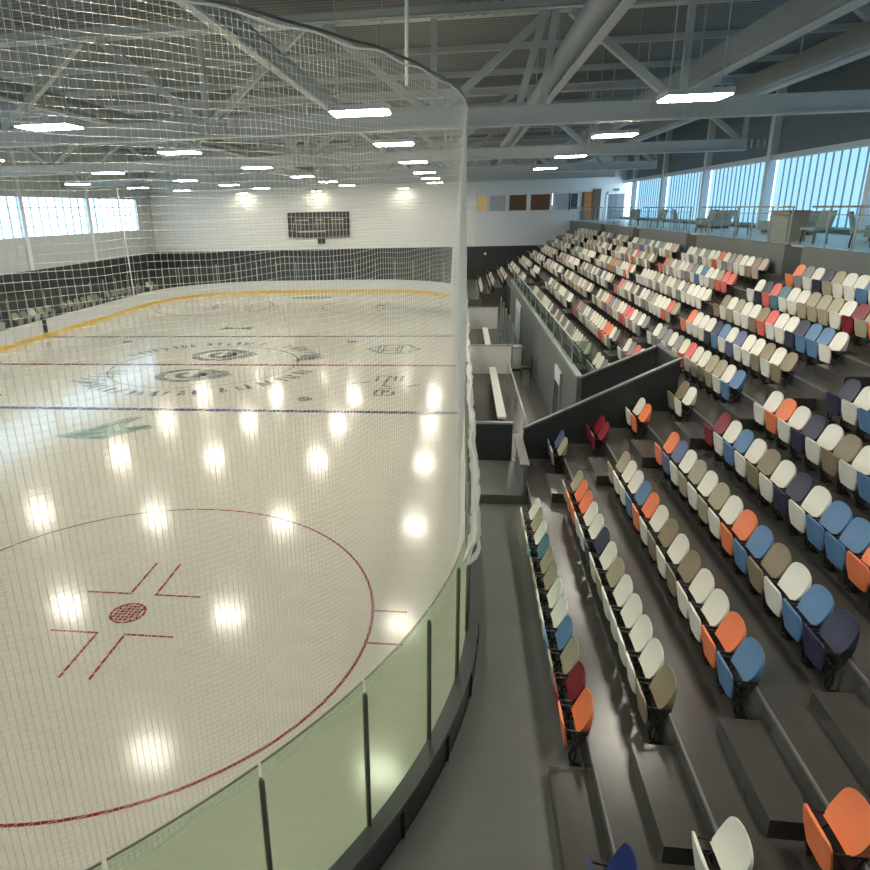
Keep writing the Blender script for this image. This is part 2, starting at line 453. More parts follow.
obj('net_mesh', nm, TWINE, net, recalc=False)
obj('top_cable', MB().tube([(*net_xy(i, 8.17), ztop(i) + .03) for i in range(0, len(NPATH), 3)], .011, 6), CABLE, net)
obj('top_hem', MB().tube([(*net_xy(i, 8.17), ztop(i) - .005 + .012 * math.sin(i * .33)) for i in range(0, len(NPATH), 2)], .008, 5), TWINE, net)
obj('bottom_hem', MB().tube([(*net_xy(i, 2.6), zbot(i)) for i in range(0, 300, 2)], .005, 5), TWINE, net)
for s in range(4):                                     # slack net bunched along the top of the side glass
    pts = []; rr = []
    y = -2.5
    while y < 30:
        f = min(1, (y + 2.5) / 1.2)
        pts.append((12.86 + .17*f + .035*math.sin(y*2.1 + s*1.7) + .012*s, y, 2.70 - .10*s*f + .07*math.sin(y*1.3 + s*2.1)))
        rr.append((.018 + .028*f) * (1 + .45*math.sin(y*3.7 + s))); y += .3
    obj('bunched_slack', MB().tube(pts, rr, 7), TWINE, net, True)
hangers = thing('net_hanger', 'thin twisted hanger rope dropping from the roof beam to the net cable', 'rope', (12.18, -2.6, 8.2))
obj('rope', MB().tube([(12.18, -2.6, 8.2), (12.2, -2.58, 10.2), (12.2, -2.55, 12.5)], .02, 6), TWINE, hangers)

# ------------------------------------------------------------------ seating bowl
VA, VB = 5.96, 7.55            # near ramp opening
BENCH0, BENCH1 = 5.9, 40.3     # lower rows are cut away along the players' benches
m = MB()
wp = arcpath(.16, -90, 0) + [(BX + .16, 4.08), (14.32, 4.08), (14.32, -16), (4.4, -16)]
m.prism(wp, 'z', -.07, .63)
m.box(BX + .16, 14.32, 4.08, 6.3, -.07, .83)
m.box(BX + .16, 14.32, 40.3, YF, -.07, .63)
structure('floor_walkway', m, WALK, 'grey coated walkway between the rink boards and the seats')
m = MB(); m.box(BX + .16, 15.84, 6.42, 40.3, -.07, .30); structure('floor_bench', m, CONC, 'dark floor of the players bench area')
m = MB()
for r in range(2, 12):
    x0, x1 = N(r), N(r+1) if r < 11 else 22.4
    segs = [(-16, YF)]
    if r <= 3: segs = [(-16, BENCH0), (BENCH1, YF)]
    elif r <= 5: segs = [(-16, BENCH0), (VB + .05, 33.2), (34.9, YF)]
    h = T(r)
    for a, b in segs: m.box(x0, x1, a, b, -.07, h)
structure('bleacher_terrace', m, CONC, 'dark stepped concrete terrace carrying the seat rows')
m = MB()
for r in range(2, 11):                                  # worn lighter nosing strips on every tread edge
    segs = [(-16, YF)]
    if r <= 3: segs = [(-16, BENCH0 - .1), (BENCH1, YF)]
    elif r <= 5: segs = [(-16, BENCH0 - .1), (VB + .1, 33.2), (34.9, YF)]
    for a, b in segs: m.box(N(r) - .006, N(r) + .022, a, b, T(r) - .03, T(r) + .004)
structure('trim_1', m, NOSE, 'worn pale edges of the terrace treads')
AISLES = [(-5.08, -3.78), (3.25, 4.35), (11.2, 12.1), (20.35, 21.5), (29.9, 31.1), (39.3, 40.6)]
for i, (a, b) in enumerate(AISLES):
    m = MB()
    for r in range(1, 11):
        if r <= 3 and BENCH0 < a < BENCH1: continue
        if r == 1 and i == 1: continue
        m.box(N(r+1) - .45, N(r+1) - .002, a, b, T(r) + .002, T(r) + .2116)
    structure('aisle_steps', m, CONC, ['intermediate steps of the aisle nearest the camera', 'intermediate steps of the aisle before the ramp', 'intermediate steps of the aisle past the ramp', 'intermediate steps of the fourth aisle', 'intermediate steps of the fifth aisle', 'intermediate steps of the furthest aisle'][i])

# ramp (vomitory) walls
m = MB(); m.prism([(14.35, -.07), (17.82, -.07), (17.82, 3.56), (14.35, 1.80)], 'y', 5.86, 5.96)
w = thing('ramp_wall', 'dark sloping side wall of the entry ramp, nearest the foreground seats', 'wall', kind='structure')
obj('wall_panel', m, DARKW, w)
obj('wall_cap', MB().prism([(14.33, 1.80), (17.84, 3.56), (17.84, 3.61), (14.33, 1.85)], 'y', 5.84, 5.99), TIERW, w)
obj('handrail', MB().tube([(14.6, 6.10, 1.86), (17.4, 6.10, 3.26)], .022, 8), SILV, w, True)
for x in (15.1, 16.2, 17.2): obj('rail_bracket', MB().tube([(x, 5.95, 2.05 + .5*(x-15.1)), (x, 6.10, 2.1 + .5*(x-15.1))], .012, 6), SILV, w)
w = thing('ramp_wall', 'dark sloping side wall on the far side of the entry ramp', 'wall', kind='structure')
obj('wall_panel', MB().prism([(15.95, -.07), (17.82, -.07), (17.82, 3.56), (15.95, 2.68)], 'y', 7.56, 7.66), DARKW, w)
obj('wall_cap', MB().prism([(15.9, 2.68), (17.84, 3.56), (17.84, 3.61), (15.9, 2.73)], 'y', 7.54, 7.68), TIERW, w)
w = thing('ramp_wall', 'dark end wall across the top of the entry ramp', 'wall', kind='structure')
obj('wall_panel', MB().box(17.73, 17.785, 5.965, 7.555, .30, 3.55), DARKW, w)
obj('wall_cap', MB().box(17.70, 17.84, 5.99, 7.54, 3.561, 3.60), TIERW, w)
m = MB(); m.box(15.84, 17.72, 5.965, 7.555, -.07, .30); structure('floor_ramp', m, CONC, 'dark floor of the entry ramp')

# tier front wall above the benches
w = thing('tier_wall', 'long grey wall with glass rail fronting the raised seats behind the benches', 'wall', kind='structure')
obj('wall_panel', MB().box(15.85, 15.95, 7.70, 33.1, .30, 2.68), TIERW, w)
obj('top_rail', MB().box(15.82, 15.98, 7.70, 33.1, 2.68, 2.74), SILV, w)
yy = 9.1
while yy < 32:
    obj('glass_pane', MB().box(15.895, 15.905, yy + .02, yy + 1.96, 2.74, 3.40), TIERGL, w)
    obj('rail_post', MB().bar((15.9, yy, 2.74), (15.9, yy, 3.43), .03), SILV, w)
    yy += 2.0
obj('glass_pane', MB().box(15.91, 16.45, 9.09, 9.10, 2.4, 3.40), TIERGL, w)
obj('glass_rail', MB().bar((15.9, 9.1, 3.42), (15.9, 33.1, 3.42), .03), SILV, w)
for nme, ya, yb in (('door_1', 10.3, 11.5), ('door_2', 24.9, 28.0)):
    d = thing(nme, 'narrow dark doorway with pale header in the tier wall' if nme == 'door_1' else 'tall pale framed door at the far end of the tier wall', None, kind='structure')
    obj('door_leaf', MB().box(15.80, 15.845, ya, yb, .31, 1.75), DARKW if nme == 'door_1' else GREYW, d)
    obj('header', MB().box(15.79, 15.845, ya, yb, 1.76, 2.2), PLAINW, d)
    obj('door_frame', MB().box(15.78, 15.845, ya - .1, ya, .31, 2.2).box(15.78, 15.845, yb, yb + .1, .31, 2.2), SILV, d)

# players' bench area
def partition(y, z0, z1, mt, label, x1=14.9):
    t = thing('bench_partition', label, 'partition', (14, y, z0))
    obj('panel', MB().box(13.16, x1, y - .04, y + .04, z0, z1), mt, t)
    obj('cap', MB().box(13.14, x1 + .02, y - .06, y + .06, z1, z1 + .05), SILV, t)
partition(6.37, .30, 1.80, DARKW, 'black partition closing the near end of the players bench area', 14.12)
partition(18.2, .30, 1.50, WBENCH, 'pale grey partition between the two players benches')
partition(29.5, .30, 1.50, WBENCH, 'pale grey partition at the far end of the second bench')
def bench(ya, yb, label):
    t = thing('players_bench', label, 'bench', (14.1, ya, .30), 'benches for the players')
    obj('plank', MB().box(13.97, 14.24, ya, yb, .72, .79), WBENCH, t)
    y = ya + .3
    while y < yb: obj('leg', MB().box(14.05, 14.16, y, y + .08, .30, .72), BLACK, t); y += 2.2
bench(10.3, 17.3, 'long white bench plank in front of the pale partition, nearest the camera')
bench(19.6, 27.0, 'white bench plank behind the pale partition')
t = thing('bench_rail', 'thin slanting metal rail on the floor beside the white bench', 'rail', (14.9, 10, .3))
obj('rail', MB().tube([(14.75, 9.4, 1.0), (14.75, 17.5, 1.0)], .03, 8), SILV, t, True)
for y in (9.4, 13.4, 17.5): obj('post', MB().tube([(14.75, y, .30), (14.75, y, 1.0)], .025, 8), SILV, t)
t = thing('water_station', 'white box cabinet standing by the end of the bench glass', 'cabinet', (15.1, 19.2, .3))
obj('cabinet_body', MB().box(15.02, 15.4, 18.9, 19.5, .36, 1.25), WBENCH, t)
obj('cabinet_lid', MB().box(15.0, 15.42, 18.88, 19.52, 1.25, 1.30), SILV, t)
obj('plinth', MB().box(15.04, 15.38, 18.92, 19.48, .30, .36), BLACK, t)
t = thing('black_chair', 'black chair against the tier wall beside the white cabinet', 'chair', (15.5, 17.3, .3))
obj('seat', MB().box(15.25, 15.7, 17.1, 17.55, .74, .79), BLACK, t)
obj('backrest', MB().box(15.66, 15.7, 17.1, 17.55, .79, 1.25), BLACK, t)
for x in (15.28, 15.67):
    for y in (17.13, 17.52): obj('leg', MB().bar((x, y, .30), (x, y, .74), .03), BLACK, t)
t = thing('bench_glass', 'clear glass screen on metal posts beside the players bench', 'glass screen', (14.95, 18, .3))
for k in range(5):
    y = 18.4 + 2.2*k
    obj('post', MB().bar((14.95, y, .30), (14.95, y, 2.4), .06), SILV, t)
    if k < 4: obj('pane', MB().box(14.945, 14.955, y + .04, y + 2.16, .5, 2.35), TIERGL, t)
t = thing('guard_panel', 'grey topped guard panel at the low end of the entry ramp wall', 'guard panel', (14.25, 5, .63))
obj('panel', MB().box(14.22, 14.30, 4.12, 6.28, .84, 1.52), TIERW, t)
obj('cap', MB().box(14.14, 14.345, 4.10, 6.28, 1.52, 1.57), TIERW, t)
t = thing('light_post', 'small round white lamp on the black end wall beyond the benches', 'lamp', (14.9, 54.8, 3))
obj('lamp_head', MB().tube([(14.95, 54.75, 2.96), (14.95, 54.98, 2.96)], .11, 12), PLAINW, t)

# ------------------------------------------------------------------ folding seats
def back_mesh():
    """curved shell with a rounded head; local origin: floor below the riser plane, seat faces -x"""
    bm = bmesh.new(); nu, nv = 14, 8; th = .026
    prof = [(-.140, .468), (-.108, .505), (-.072, .565), (-.038, .635), (-.008, .705), (.014, .765), (.026, .805), (.034, .836)]
    def along(u):
        t = u * (len(prof) - 1); i = min(int(t), len(prof) - 2); f = t - i
        P = [Vector(prof[max(0, min(len(prof)-1, i + k))]) for k in (-1, 0, 1, 2)]
        return .5 * (2*P[1] + (P[2]-P[0])*f + (2*P[0]-5*P[1]+4*P[2]-P[3])*f*f + (3*P[1]-P[0]-3*P[2]+P[3])*f**3)
    def pt(u, v, side):
        hw = .205 + .035 * min(1, u / .3)
        if u > .42: hw = .24 * max(0, 1 - ((u - .42) / .58) ** 2.7) ** .5
        if u >= .999: hw = .06
        y = hw * v; q = along(u)
        wrap = (abs(y) / .24) ** 2
        x = q.x + .026 - .022 * wrap * (.3 + .7*u)
        z = q.y
        if side: x = max(q.x + .036, .020 + .052 * u) - .012 * wrap * u; z = q.y - .004
        return (x, y, z)
    L = [[[bm.verts.new(pt(i/nu, -1 + 2*j/nv, s)) for j in range(nv+1)] for i in range(nu+1)] for s in (0, 1)]
    for s in (0, 1):
        for i in range(nu):
            for j in range(nv):
                q = [L[s][i][j], L[s][i][j+1], L[s][i+1][j+1], L[s][i+1][j]]
                bm.faces.new(q if s else q[::-1])
    edge = [(0, j) for j in range(nv+1)] + [(i, nv) for i in range(1, nu+1)] + [(nu, j) for j in range(nv-1, -1, -1)] + [(i, 0) for i in range(nu-1, 0, -1)]
    for k in range(len(edge)):
        a, b = edge[k], edge[(k+1) % len(edge)]
        bm.faces.new([L[0][a[0]][a[1]], L[0][b[0]][b[1]], L[1][b[0]][b[1]], L[1][a[0]][a[1]]])
    bmesh.ops.recalc_face_normals(bm, faces=bm.faces)
    return bm
def pan_mesh():
    """folded-up seat pan: a shallow tray, wider at its raised front edge"""
    bm = bmesh.new(); nu, nv = 10, 8
    def pt(u, v, side):
        hw = .185 + .05 * min(1, u * 2.4)
        if u > .88: hw -= .04 * ((u - .88) / .12) ** 2
        y = hw * v
        ax, az = -.198 - .065 * u, .230 + .350 * u
        thk = .045 * (1 - .3 * u) * (1 - .45 * abs(v) ** 4)
        if side and .15 < u < .85 and abs(v) < .72: thk -= .010
        dish = .016 * math.sin(PI * u) * (1 - v * v)
        return (ax - (thk if side else dish), y, az)
    L = [[[bm.verts.new(pt(i/nu, -1 + 2*j/nv, s)) for j in range(nv+1)] for i in range(nu+1)] for s in (0, 1)]
    for s in (0, 1):
        for i in range(nu):
            for j in range(nv): bm.faces.new([L[s][i][j], L[s][i][j+1], L[s][i+1][j+1], L[s][i+1][j]])
    edge = [(0, j) for j in range(nv+1)] + [(i, nv) for i in range(1, nu+1)] + [(nu, j) for j in range(nv-1, -1, -1)] + [(i, 0) for i in range(nu-1, 0, -1)]
    for k in range(len(edge)):
        a, b = edge[k], edge[(k+1) % len(edge)]
        bm.faces.new([L[0][a[0]][a[1]], L[0][b[0]][b[1]], L[1][b[0]][b[1]], L[1][a[0]][a[1]]])
    # raised rib frame on the underside
    bmesh.ops.recalc_face_normals(bm, faces=bm.faces)
    return bm
def bracket_mesh(s):
    m = MB(); y = s * .215
    m.tube([(-.235, y, .50), (-.10, y, .480), (.025, y, .485)], .014, 6)
    m.tube([(.0, y, .48), (-.05, y, .36), (-.13, y, .26), (-.185, y, .17), (-.17, y, .08), (-.12, y, .02), (-.06, y, .012)], [.014, .015, .017, .018, .018, .017, .015], 6)
    m.tube([(-.17, y, .36), (-.125, y, .27), (-.11, y, .15), (-.13, y, .04)], .013, 6)
    m.box(-.17, -.03, y - .02, y + .02, 0, .012)
    return m.bm
def bar_mesh():
    m = MB(); m.tube([(-.12, -.23, .30), (-.12, .23, .30)], .018, 8); m.tube([(.005, -.235, .475), (.005, .235, .475)], .013, 8); return m.bm
def as_mesh(name, bm, mt=None, smooth=True):
    me = bpy.data.meshes.new(name); bm.to_mesh(me); bm.free()
    me.materials.append(mt)
    for p in me.polygons: p.use_smooth = smooth
    try: me.set_sharp_from_angle(angle=math.radians(50))
    except Exception: pass
    return me
ME_BACK = as_mesh('seat_back', back_mesh(), seat_mat('white'))
ME_PAN = as_mesh('seat_pan', pan_mesh(), seat_mat('white'))
ME_BR = [as_mesh('seat_bracket', bracket_mesh(s), BLACK) for s in (-1, 1)]
ME_BAR = as_mesh('seat_bar', bar_mesh(), BLACK)
ORD = ['', 'first', 'second', 'third', 'fourth', 'fifth', 'sixth', 'seventh', 'eighth', 'ninth', 'tenth', 'eleventh', 'twelfth', 'thirteenth', 'fourteenth', 'fifteenth', 'sixteenth', 'seventeenth']
proto = {}
def colour_part(o, c):
    o.material_slots[0].link = 'OBJECT'; o.material_slots[0].material = seat_mat(c)
def make_seat(detail):
    root = bpy.data.objects.new('stadium_seat', None); root.empty_display_size = .1; COL.objects.link(root)
    kids = [('backrest', ME_BACK), ('seat_pan', ME_PAN)]
    if detail: kids += [('pivot_bar', ME_BAR), ('support_bracket', ME_BR[0]), ('support_bracket', ME_BR[1])]
    else: kids += [('pivot_bar', ME_BAR)]
    for n, me in kids:
        o = bpy.data.objects.new(n, me); COL.objects.link(o); o.parent = root
    return root
NSEAT = [0]
def place_seat(r, y, c, label, group, detail=True):
    if detail not in proto:
        root = make_seat(detail); proto[detail] = root
    else:
        src = proto[detail]; root = src.copy(); COL.objects.link(root)
        for ch in src.children:
            k = ch.copy(); COL.objects.link(k); k.parent = root
    root.location = (N(r+1) + .0, y, T(r))
    for ch in root.children:
        if ch.name.split('.')[0] in ('backrest', 'seat_pan'): colour_part(ch, c)
    tag(root, label, 'seat', group); NSEAT[0] += 1
    return root
W_, C_, K_, TN, O_, CR, B_, NV, MR, SL, TE, G_, RY, PK = 'white cream khaki tan orange coral blue navy maroon slate teal grey royal pink'.split()
S = .52
# foreground block: rows listed from the far aisle towards the camera
FRONT = {
 1: [W_, K_, W_, TE, K_, K_, W_, W_, B_, K_, MR, O_],
 2: [K_, O_, O_, W_, W_, NV, W_, K_, W_, W_, W_, W_, TN],
 3: [K_, W_, W_, B_, O_, W_, TN, W_, TN, W_, W_, O_, B_],
 4: [O_, SL, W_, K_, W_, K_, W_, O_, B_, TN, W_, B_, NV],
 5: [MR, W_, B_, W_, TN, W_, NV, W_, B_, B_, O_, W_],
 6: [W_, O_, W_, NV, W_, TN, W_, B_, W_],
 7: [NV, W_, B_, B_],
 8: [K_, W_],
}
YST = {1: 2.43, 2: 2.93, 3: 2.95, 4: 2.95, 5: 2.9, 6: 2.95, 7: 2.2, 8: 1.55}
for r, cs in FRONT.items():
    for i, c in enumerate(cs):
        lb = '%s folding seat, %s from the far aisle, %s row of the foreground block' % (SEATC[c][0], ORD[i+1], ORD[r])
        place_seat(r, YST[r] - S*i, c, lb, 'seats of the foreground block')
for r, c, lb in ((1, RY, 'royal blue folding seat cut by the bottom edge, left of the white one'), (2, W_, 'white folding seat at the bottom edge, left of the large orange one'), (3, O_, 'large orange folding seat in the bottom right corner')):
    place_seat(r, -5.42, c, lb, 'seats along the bottom edge')
# block around the ramp (second), from its far end to its near end
SECOND = {
 2: ([SL, K_], 5.55), 3: ([MR, MR], 5.45), 4: ([W_, O_], 5.50), 5: ([TN, W_], 5.40),
 6: ([W_, G_, G_, W_, G_, C_, CR, W_, W_, K_, K_, W_, B_], 10.95),
 7: ([O_, W_, W_, W_, NV, B_, W_, SL, W_, W_, TN, W_, TN], 10.75),
 8: ([TN, W_, K_, W_, W_, TN, CR, W_, W_, NV, B_, B_, W_], 10.75),
 9: ([W_, NV, CR, TE, W_, W_, K_, K_, K_, W_, MR, K_, O_], 10.75),
 10: ([O_, G_, W_, NV, K_, W_, W_, B_, W_], 10.5),
}
for r, (cs, ya) in SECOND.items():
    for i, c in enumerate(cs):
        if r <= 5: lb = '%s folding seat, %s of two against the near ramp wall, %s row' % (SEATC[c][0], ORD[i+1], ORD[r])
        else: lb = '%s folding seat, %s from the far end, %s row, block beside the ramp' % (SEATC[c][0], ORD[i+1], ORD[r])
        place_seat(r, ya - S*i, c, lb, 'seats of the block beside the ramp')
for r, cs in ((4, [W_, W_, G_, W_, K_]), (5, [W_, G_, CR, W_, W_])):
    for i, c in enumerate(cs):
        place_seat(r, 10.75 - S*i, c, '%s folding seat, %s from the far end, %s row, behind the far ramp wall' % (SEATC[c][0], ORD[i+1], ORD[r]), 'seats of the block beside the ramp')
rc = random.Random(11)
def far_colour():
    return rc.choices([W_, C_, G_, K_, PK, TN, CR, NV, B_, O_], [44, 7, 19, 12, 9, 6, 2, 1.5, 1, .4])[0]
for r in range(4, 11):
    n = 16 if r < 9 else 15; ya = 20.15
    cs = [far_colour() for _ in range(n)]
    if r == 5: cs[-4:] = [CR, O_, W_, G_]
    if r == 6: cs[-6:] = [CR, CR, W_, K_, W_, G_]
    if r == 9: cs[-2:] = [CR, CR]
    for i, c in enumerate(cs):
        place_seat(r, ya - S*i, c, '%s folding seat, %s from the far end, %s row, third block away' % (SEATC[c][0], ORD[i+1], ORD[r]), 'seats of the third block')
left = 300 - NSEAT[0]
lst = [(r, 22.0 + S*i) for i in range(16) for r in range(4, 11)]
for r, y in lst[:left]:
    i = round((y - 22.0)/S); c = far_colour()
    place_seat(r, y, c, '%s folding seat, %s from the near aisle, %s row, fourth block away' % (SEATC[c][0], ORD[i+1], ORD[r]), 'seats of the fourth block')
# everything further off: one mass of the same seats
mass = []
mass += lst[left:]
for a, b in ((31.5, 39.2), (41.0, 48.9)):
    for r in range(1, 11):
        y = a
        while y <= b + .01:
            ok = True
            if r <= 3 and y < 41: ok = False
            if r in (4, 5) and y < 35.2: ok = False
            if ok: mass.append((r, y))
            y += S
# seats of the same rows that lie beyond the edges of the photograph
for r in range(5, 11): mass += [(r, YST.get(r, 2.95) - S*i) for i in range(len(FRONT.get(r, [])) + (0 if r in FRONT else 5), 13)]
for r in range(1, 7): mass += [(r, -5.42 - S*i) for i in range(2 if r <= 3 else 4, 10)]
keys = [W_, C_, G_, K_, PK, TN, CR, NV, B_, O_]
def add_mesh(bm, me, mtx, mi):
    b2 = bmesh.new(); b2.from_mesh(me); b2.transform(mtx)
    vm = {}
    for v in b2.verts: vm[v] = bm.verts.new(v.co)
    for f in b2.faces:
        g = bm.faces.new([vm[v] for v in f.verts]); g.material_index = mi; g.smooth = True
    b2.free()
mm = MB()
for r, y in mass:
    M = Matrix.Translation((N(r+1), y, T(r))); mi = keys.index(far_colour())
    add_mesh(mm.bm, ME_BACK, M, mi); add_mesh(mm.bm, ME_PAN, M, mi); add_mesh(mm.bm, ME_BAR, M, len(keys)); add_mesh(mm.bm, ME_BR[0], M, len(keys)); add_mesh(mm.bm, ME_BR[1], M, len(keys))
o = obj('stadium_seats', mm, [seat_mat(k) for k in keys] + [BLACK])
tag(o, 'mass of small pale folding seats in the farthest seating blocks', 'seats', None, 'stuff')
mm = MB()
for k in range(34):                                       # low row of seats beyond the left boards
    if rc.random() < .82:
        M = Matrix.Translation((-14.9, 19 + .9*k, .45)) @ Matrix.Rotation(PI, 4, 'Z') @ Matrix.Scale(1.25, 4)
        mi = keys.index(rc.choice([W_, G_, G_, K_])); add_mesh(mm.bm, ME_BACK, M, mi); add_mesh(mm.bm, ME_PAN, M, mi); add_mesh(mm.bm, ME_BAR, M, len(keys)); add_mesh(mm.bm, ME_BR[0], M, len(keys)); add_mesh(mm.bm, ME_BR[1], M, len(keys))
o = obj('stadium_seats', mm, [seat_mat(k) for k in keys] + [BLACK])
tag(o, 'blurred pale seats in the dark behind the left rink boards', 'seats', None, 'stuff')
structure('floor_left', MB().box(XL, -BX - .15, -12, YF, -.07, .45), CONC, 'dark floor behind the left boards')

# ------------------------------------------------------------------ concourse on top of the seats
CZ, CX = 5.72, 22.4
m = MB(); m.box(CX + .17, XR, -16, YF, 5.42, CZ); structure('floor_concourse', m, CONCF, 'pale floor of the upper concourse')
m = MB()
gaps = [(a - .1, b + .1) for a, b in AISLES]
ys = -16
for a, b in gaps + [(YF, YF)]:
    m.box(CX, CX + .16, ys, a, T(10) - .2, CZ); ys = b
structure('wall_parapet', m, TIERW, 'dark grey parapet below the concourse railing')
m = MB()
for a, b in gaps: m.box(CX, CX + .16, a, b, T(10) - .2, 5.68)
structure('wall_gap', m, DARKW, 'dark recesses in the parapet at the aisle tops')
ys = -16; k = 0
for a, b in gaps + [(YF, YF)]:
    if a - ys > 1 and a > 4:
        t = thing('glass_railing', ['glass railing of the concourse, at the right edge above the aisle', 'glass railing of the concourse, second section from the right', 'glass railing of the concourse, middle section', 'glass railing of the concourse, fourth section', 'glass railing of the concourse, fifth section', 'glass railing of the concourse, at the far end'][min(k, 5)], 'railing', (CX + .08, ys, CZ), 'concourse railings')
        obj('top_rail', MB().tube([(CX + .08, ys, 6.80), (CX + .08, a, 6.80)], .025, 8), SILV, t, True)
        obj('mid_rail', MB().tube([(CX + .08, ys, 6.60), (CX + .08, a, 6.60)], .014, 6), SILV, t)
        y = ys + .05
        while y < a:
            obj('post', MB().bar((CX + .08, y, CZ), (CX + .08, y, 6.80), .035), SILV, t)
            if y + 1.4 < a + .5: obj('pane', MB().box(CX + .075, CX + .085, y + .04, min(a, y + 1.36), CZ + .06, 6.56), RAILGL, t)
            y += 1.4
        k += 1
    ys = b
# right-hand daylight wall
structure('wall_right', MB().box(XR, XR + .2, -16, YF, -.1, 5.95).box(XR, XR + .2, -16, YF, 8.75, ROOF), mat('slate_wall_panel', (.17, .21, .24), .5), 'wall above and below the long daylight window on the right')
cols = [25.3 + 8.65*k for k in range(-4, 4)]
for k in range(-3, 4):
    ya, yb = 25.3 + 8.65*(k-1), min(25.3 + 8.65*k, YF)
    t = thing('window_%d' % (k + 4), 'ribbed daylight window bay in the right wall', None, kind='structure')
    obj('pane', MB().box(XR + .09, XR + .10, ya + .2, yb - .2, 5.95, 8.75), PANEL, t)
    mm_ = MB(); y = ya + .55
    while y < yb - .3: mm_.box(XR + .06, XR + .11, y - .022, y + .022, 5.95, 8.75); y += .60
    obj('rib', mm_, FRAMEW, t)
for k, y in enumerate(cols):
    structure('trim_%d' % (k + 2), MB().box(XR - .32, XR + .02, y - .19, y + .19, CZ, ROOF), PLAINW, 'pale steel column in the right window wall')
structure('trim_beam', MB().box(XR - .22, XR + .05, -16, YF, 8.72, 8.95), PLAINW, 'pale beam over the right window')
structure('trim_sill', MB().box(XR - .12, XR - .001, -16, YF, 5.88, 5.95), PLAINW, 'window sill of the right wall')
# furniture on the concourse
def lounge_chair(x, y, rz, label):
    t = thing('lounge_chair', label, 'chair', (x, y, CZ), 'concourse chairs')
    c, s = math.cos(rz), math.sin(rz)
    def P(a, b, z): return (x + a*c - b*s, y + a*s + b*c, CZ + z)
    def slab(u0, u1, v0, v1, z0, z1, tilt=0):
        m = MB(); vs = [m.bm.verts.new(P(u + (tilt if z == z1 else 0), v, z)) for u in (u0, u1) for v in (v0, v1) for z in (z0, z1)]
        for q in ((0,1,3,2),(4,6,7,5),(0,4,5,1),(2,3,7,6),(0,2,6,4),(1,5,7,3)): m.face([vs[i] for i in q])
        return m
    obj('seat', slab(-.28, .28, -.28, .28, .40, .48), LOUNGE, t)
    obj('backrest', slab(.22, .28, -.28, .28, .48, .95, .12), LOUNGE, t)
    for u in (-.24, .24):
        for v in (-.24, .24): obj('leg', MB().bar(P(u, v, 0), P(u*.9, v*.9, .40), .035), BLACK, t)
for k, (x, y, rz) in enumerate(((23.3, 12.5, .3), (23.3, 9.9, 2.8), (23.4, 22.6, .2), (23.5, 26.4, 2.6), (23.4, 30.2, .5), (23.6, 18.8, 3.0), (23.4, 35.5, 1.2))):
    lounge_chair(x, y, rz, ['dark legged lounge chair just beyond the tan kiosk, behind the glass railing', 'dark legged lounge chair nearest the right edge behind the railing', 'lounge chair on the concourse left of the tan kiosk', 'lounge chair on the concourse below the second window column', 'lounge chair on the concourse between the second and third window columns', 'lounge chair beside the first window column left of the kiosk', 'farthest lounge chair behind the concourse railing'][k])
for k, (ya, yb) in enumerate(((9.0, 13.5), (18.0, 21.5), (26.8, 29.6))):
    t = thing('bench_sofa', ['long grey green sofa bench behind the railing at the right edge', 'grey green sofa bench on the concourse in the middle window bay', 'farther grey green sofa bench on the concourse'][k], 'sofa', (25.6, ya, CZ))
    obj('seat', MB().box(25.2, 26.0, ya, yb, CZ + .12, CZ + .46), LOUNGE, t)
    obj('backrest', MB().box(25.85, 26.05, ya, yb, CZ + .46, CZ + .85), LOUNGE, t)
    obj('plinth', MB().box(25.3, 25.95, ya + .1, yb - .1, CZ, CZ + .12), BLACK, t)
t = thing('kiosk_box', 'tan box kiosk standing behind the glass railing', 'kiosk', (23.4, 15, CZ))
obj('body', MB().box(23.1, 23.7, 13.9, 15.3, CZ, 6.62), TAN, t)
obj('top', MB().box(23.06, 23.74, 13.86, 15.34, 6.62, 6.67), ORPANEL, t)

# ------------------------------------------------------------------ end and left walls
XE = 14.0
structure('wall_far', MB().box(XL, XE, YF, YF + .2, 3.62, ROOF), WHITEW, 'white metal clad far end wall above the rink')
structure('wall_far_lower', MB().box(XL, XR, YF, YF + .2, -.1, 3.62), DARKW, 'black lower part of the far end wall')
m = MB(); m.box(XE, 23.0, YF, YF + .2, 3.62, 6.62); m.box(XE, 23.0, YF, YF + .2, 8.05, ROOF); m.box(23.0, XR, YF, YF + .2, 3.62, ROOF)
structure('wall_far_suite', m, PLAINW, 'pale wall of the suites at the far right end')
for k, (xa, xb, mt, lb) in enumerate(((12.6, 14.0, None, ''), (14.05, 15.0, ROOMLIT, 'yellow lit suite window nearest the net'), (15.2, 16.7, FRAMEW, 'blind grey suite window panel'), (16.9, 18.55, ROOMDIM, 'dark brownish suite window'), (18.8, 20.6, ROOMDIM, 'second dark brownish suite window'), (20.9, 22.2, FRAMEW, 'grey suite window panel by the tower door'), (22.3, 23.0, DKGLASS, 'dark blue suite window beside the orange panel'))):
    if mt is None: continue
    t = thing('window_%d' % (10 + k), lb, None, kind='structure')
    obj('pane', MB().box(xa + .06, xb - .06, YF + .05, YF + .07, 6.68, 8.0), mt, t)
    obj('window_frame', MB().box(xa - .12, xa + .06, YF - .03, YF + .1, 6.62, 8.05).box(xb - .06, xb + .12, YF - .03, YF + .1, 6.62, 8.05).box(xa, xb, YF - .03, YF + .1, 6.56, 6.68).box(xa, xb, YF - .03, YF + .1, 8.0, 8.1), PLAINW, t)
structure('trim_ledge', MB().box(20.4, 21.5, 54.4, 54.999, 6.5, 6.597), PLAINW, 'pale ledge of the suite opening')
t = thing('suite_chair', 'small white chair outline standing in the suite opening', 'chair', (20.9, 54.8, 6.6))
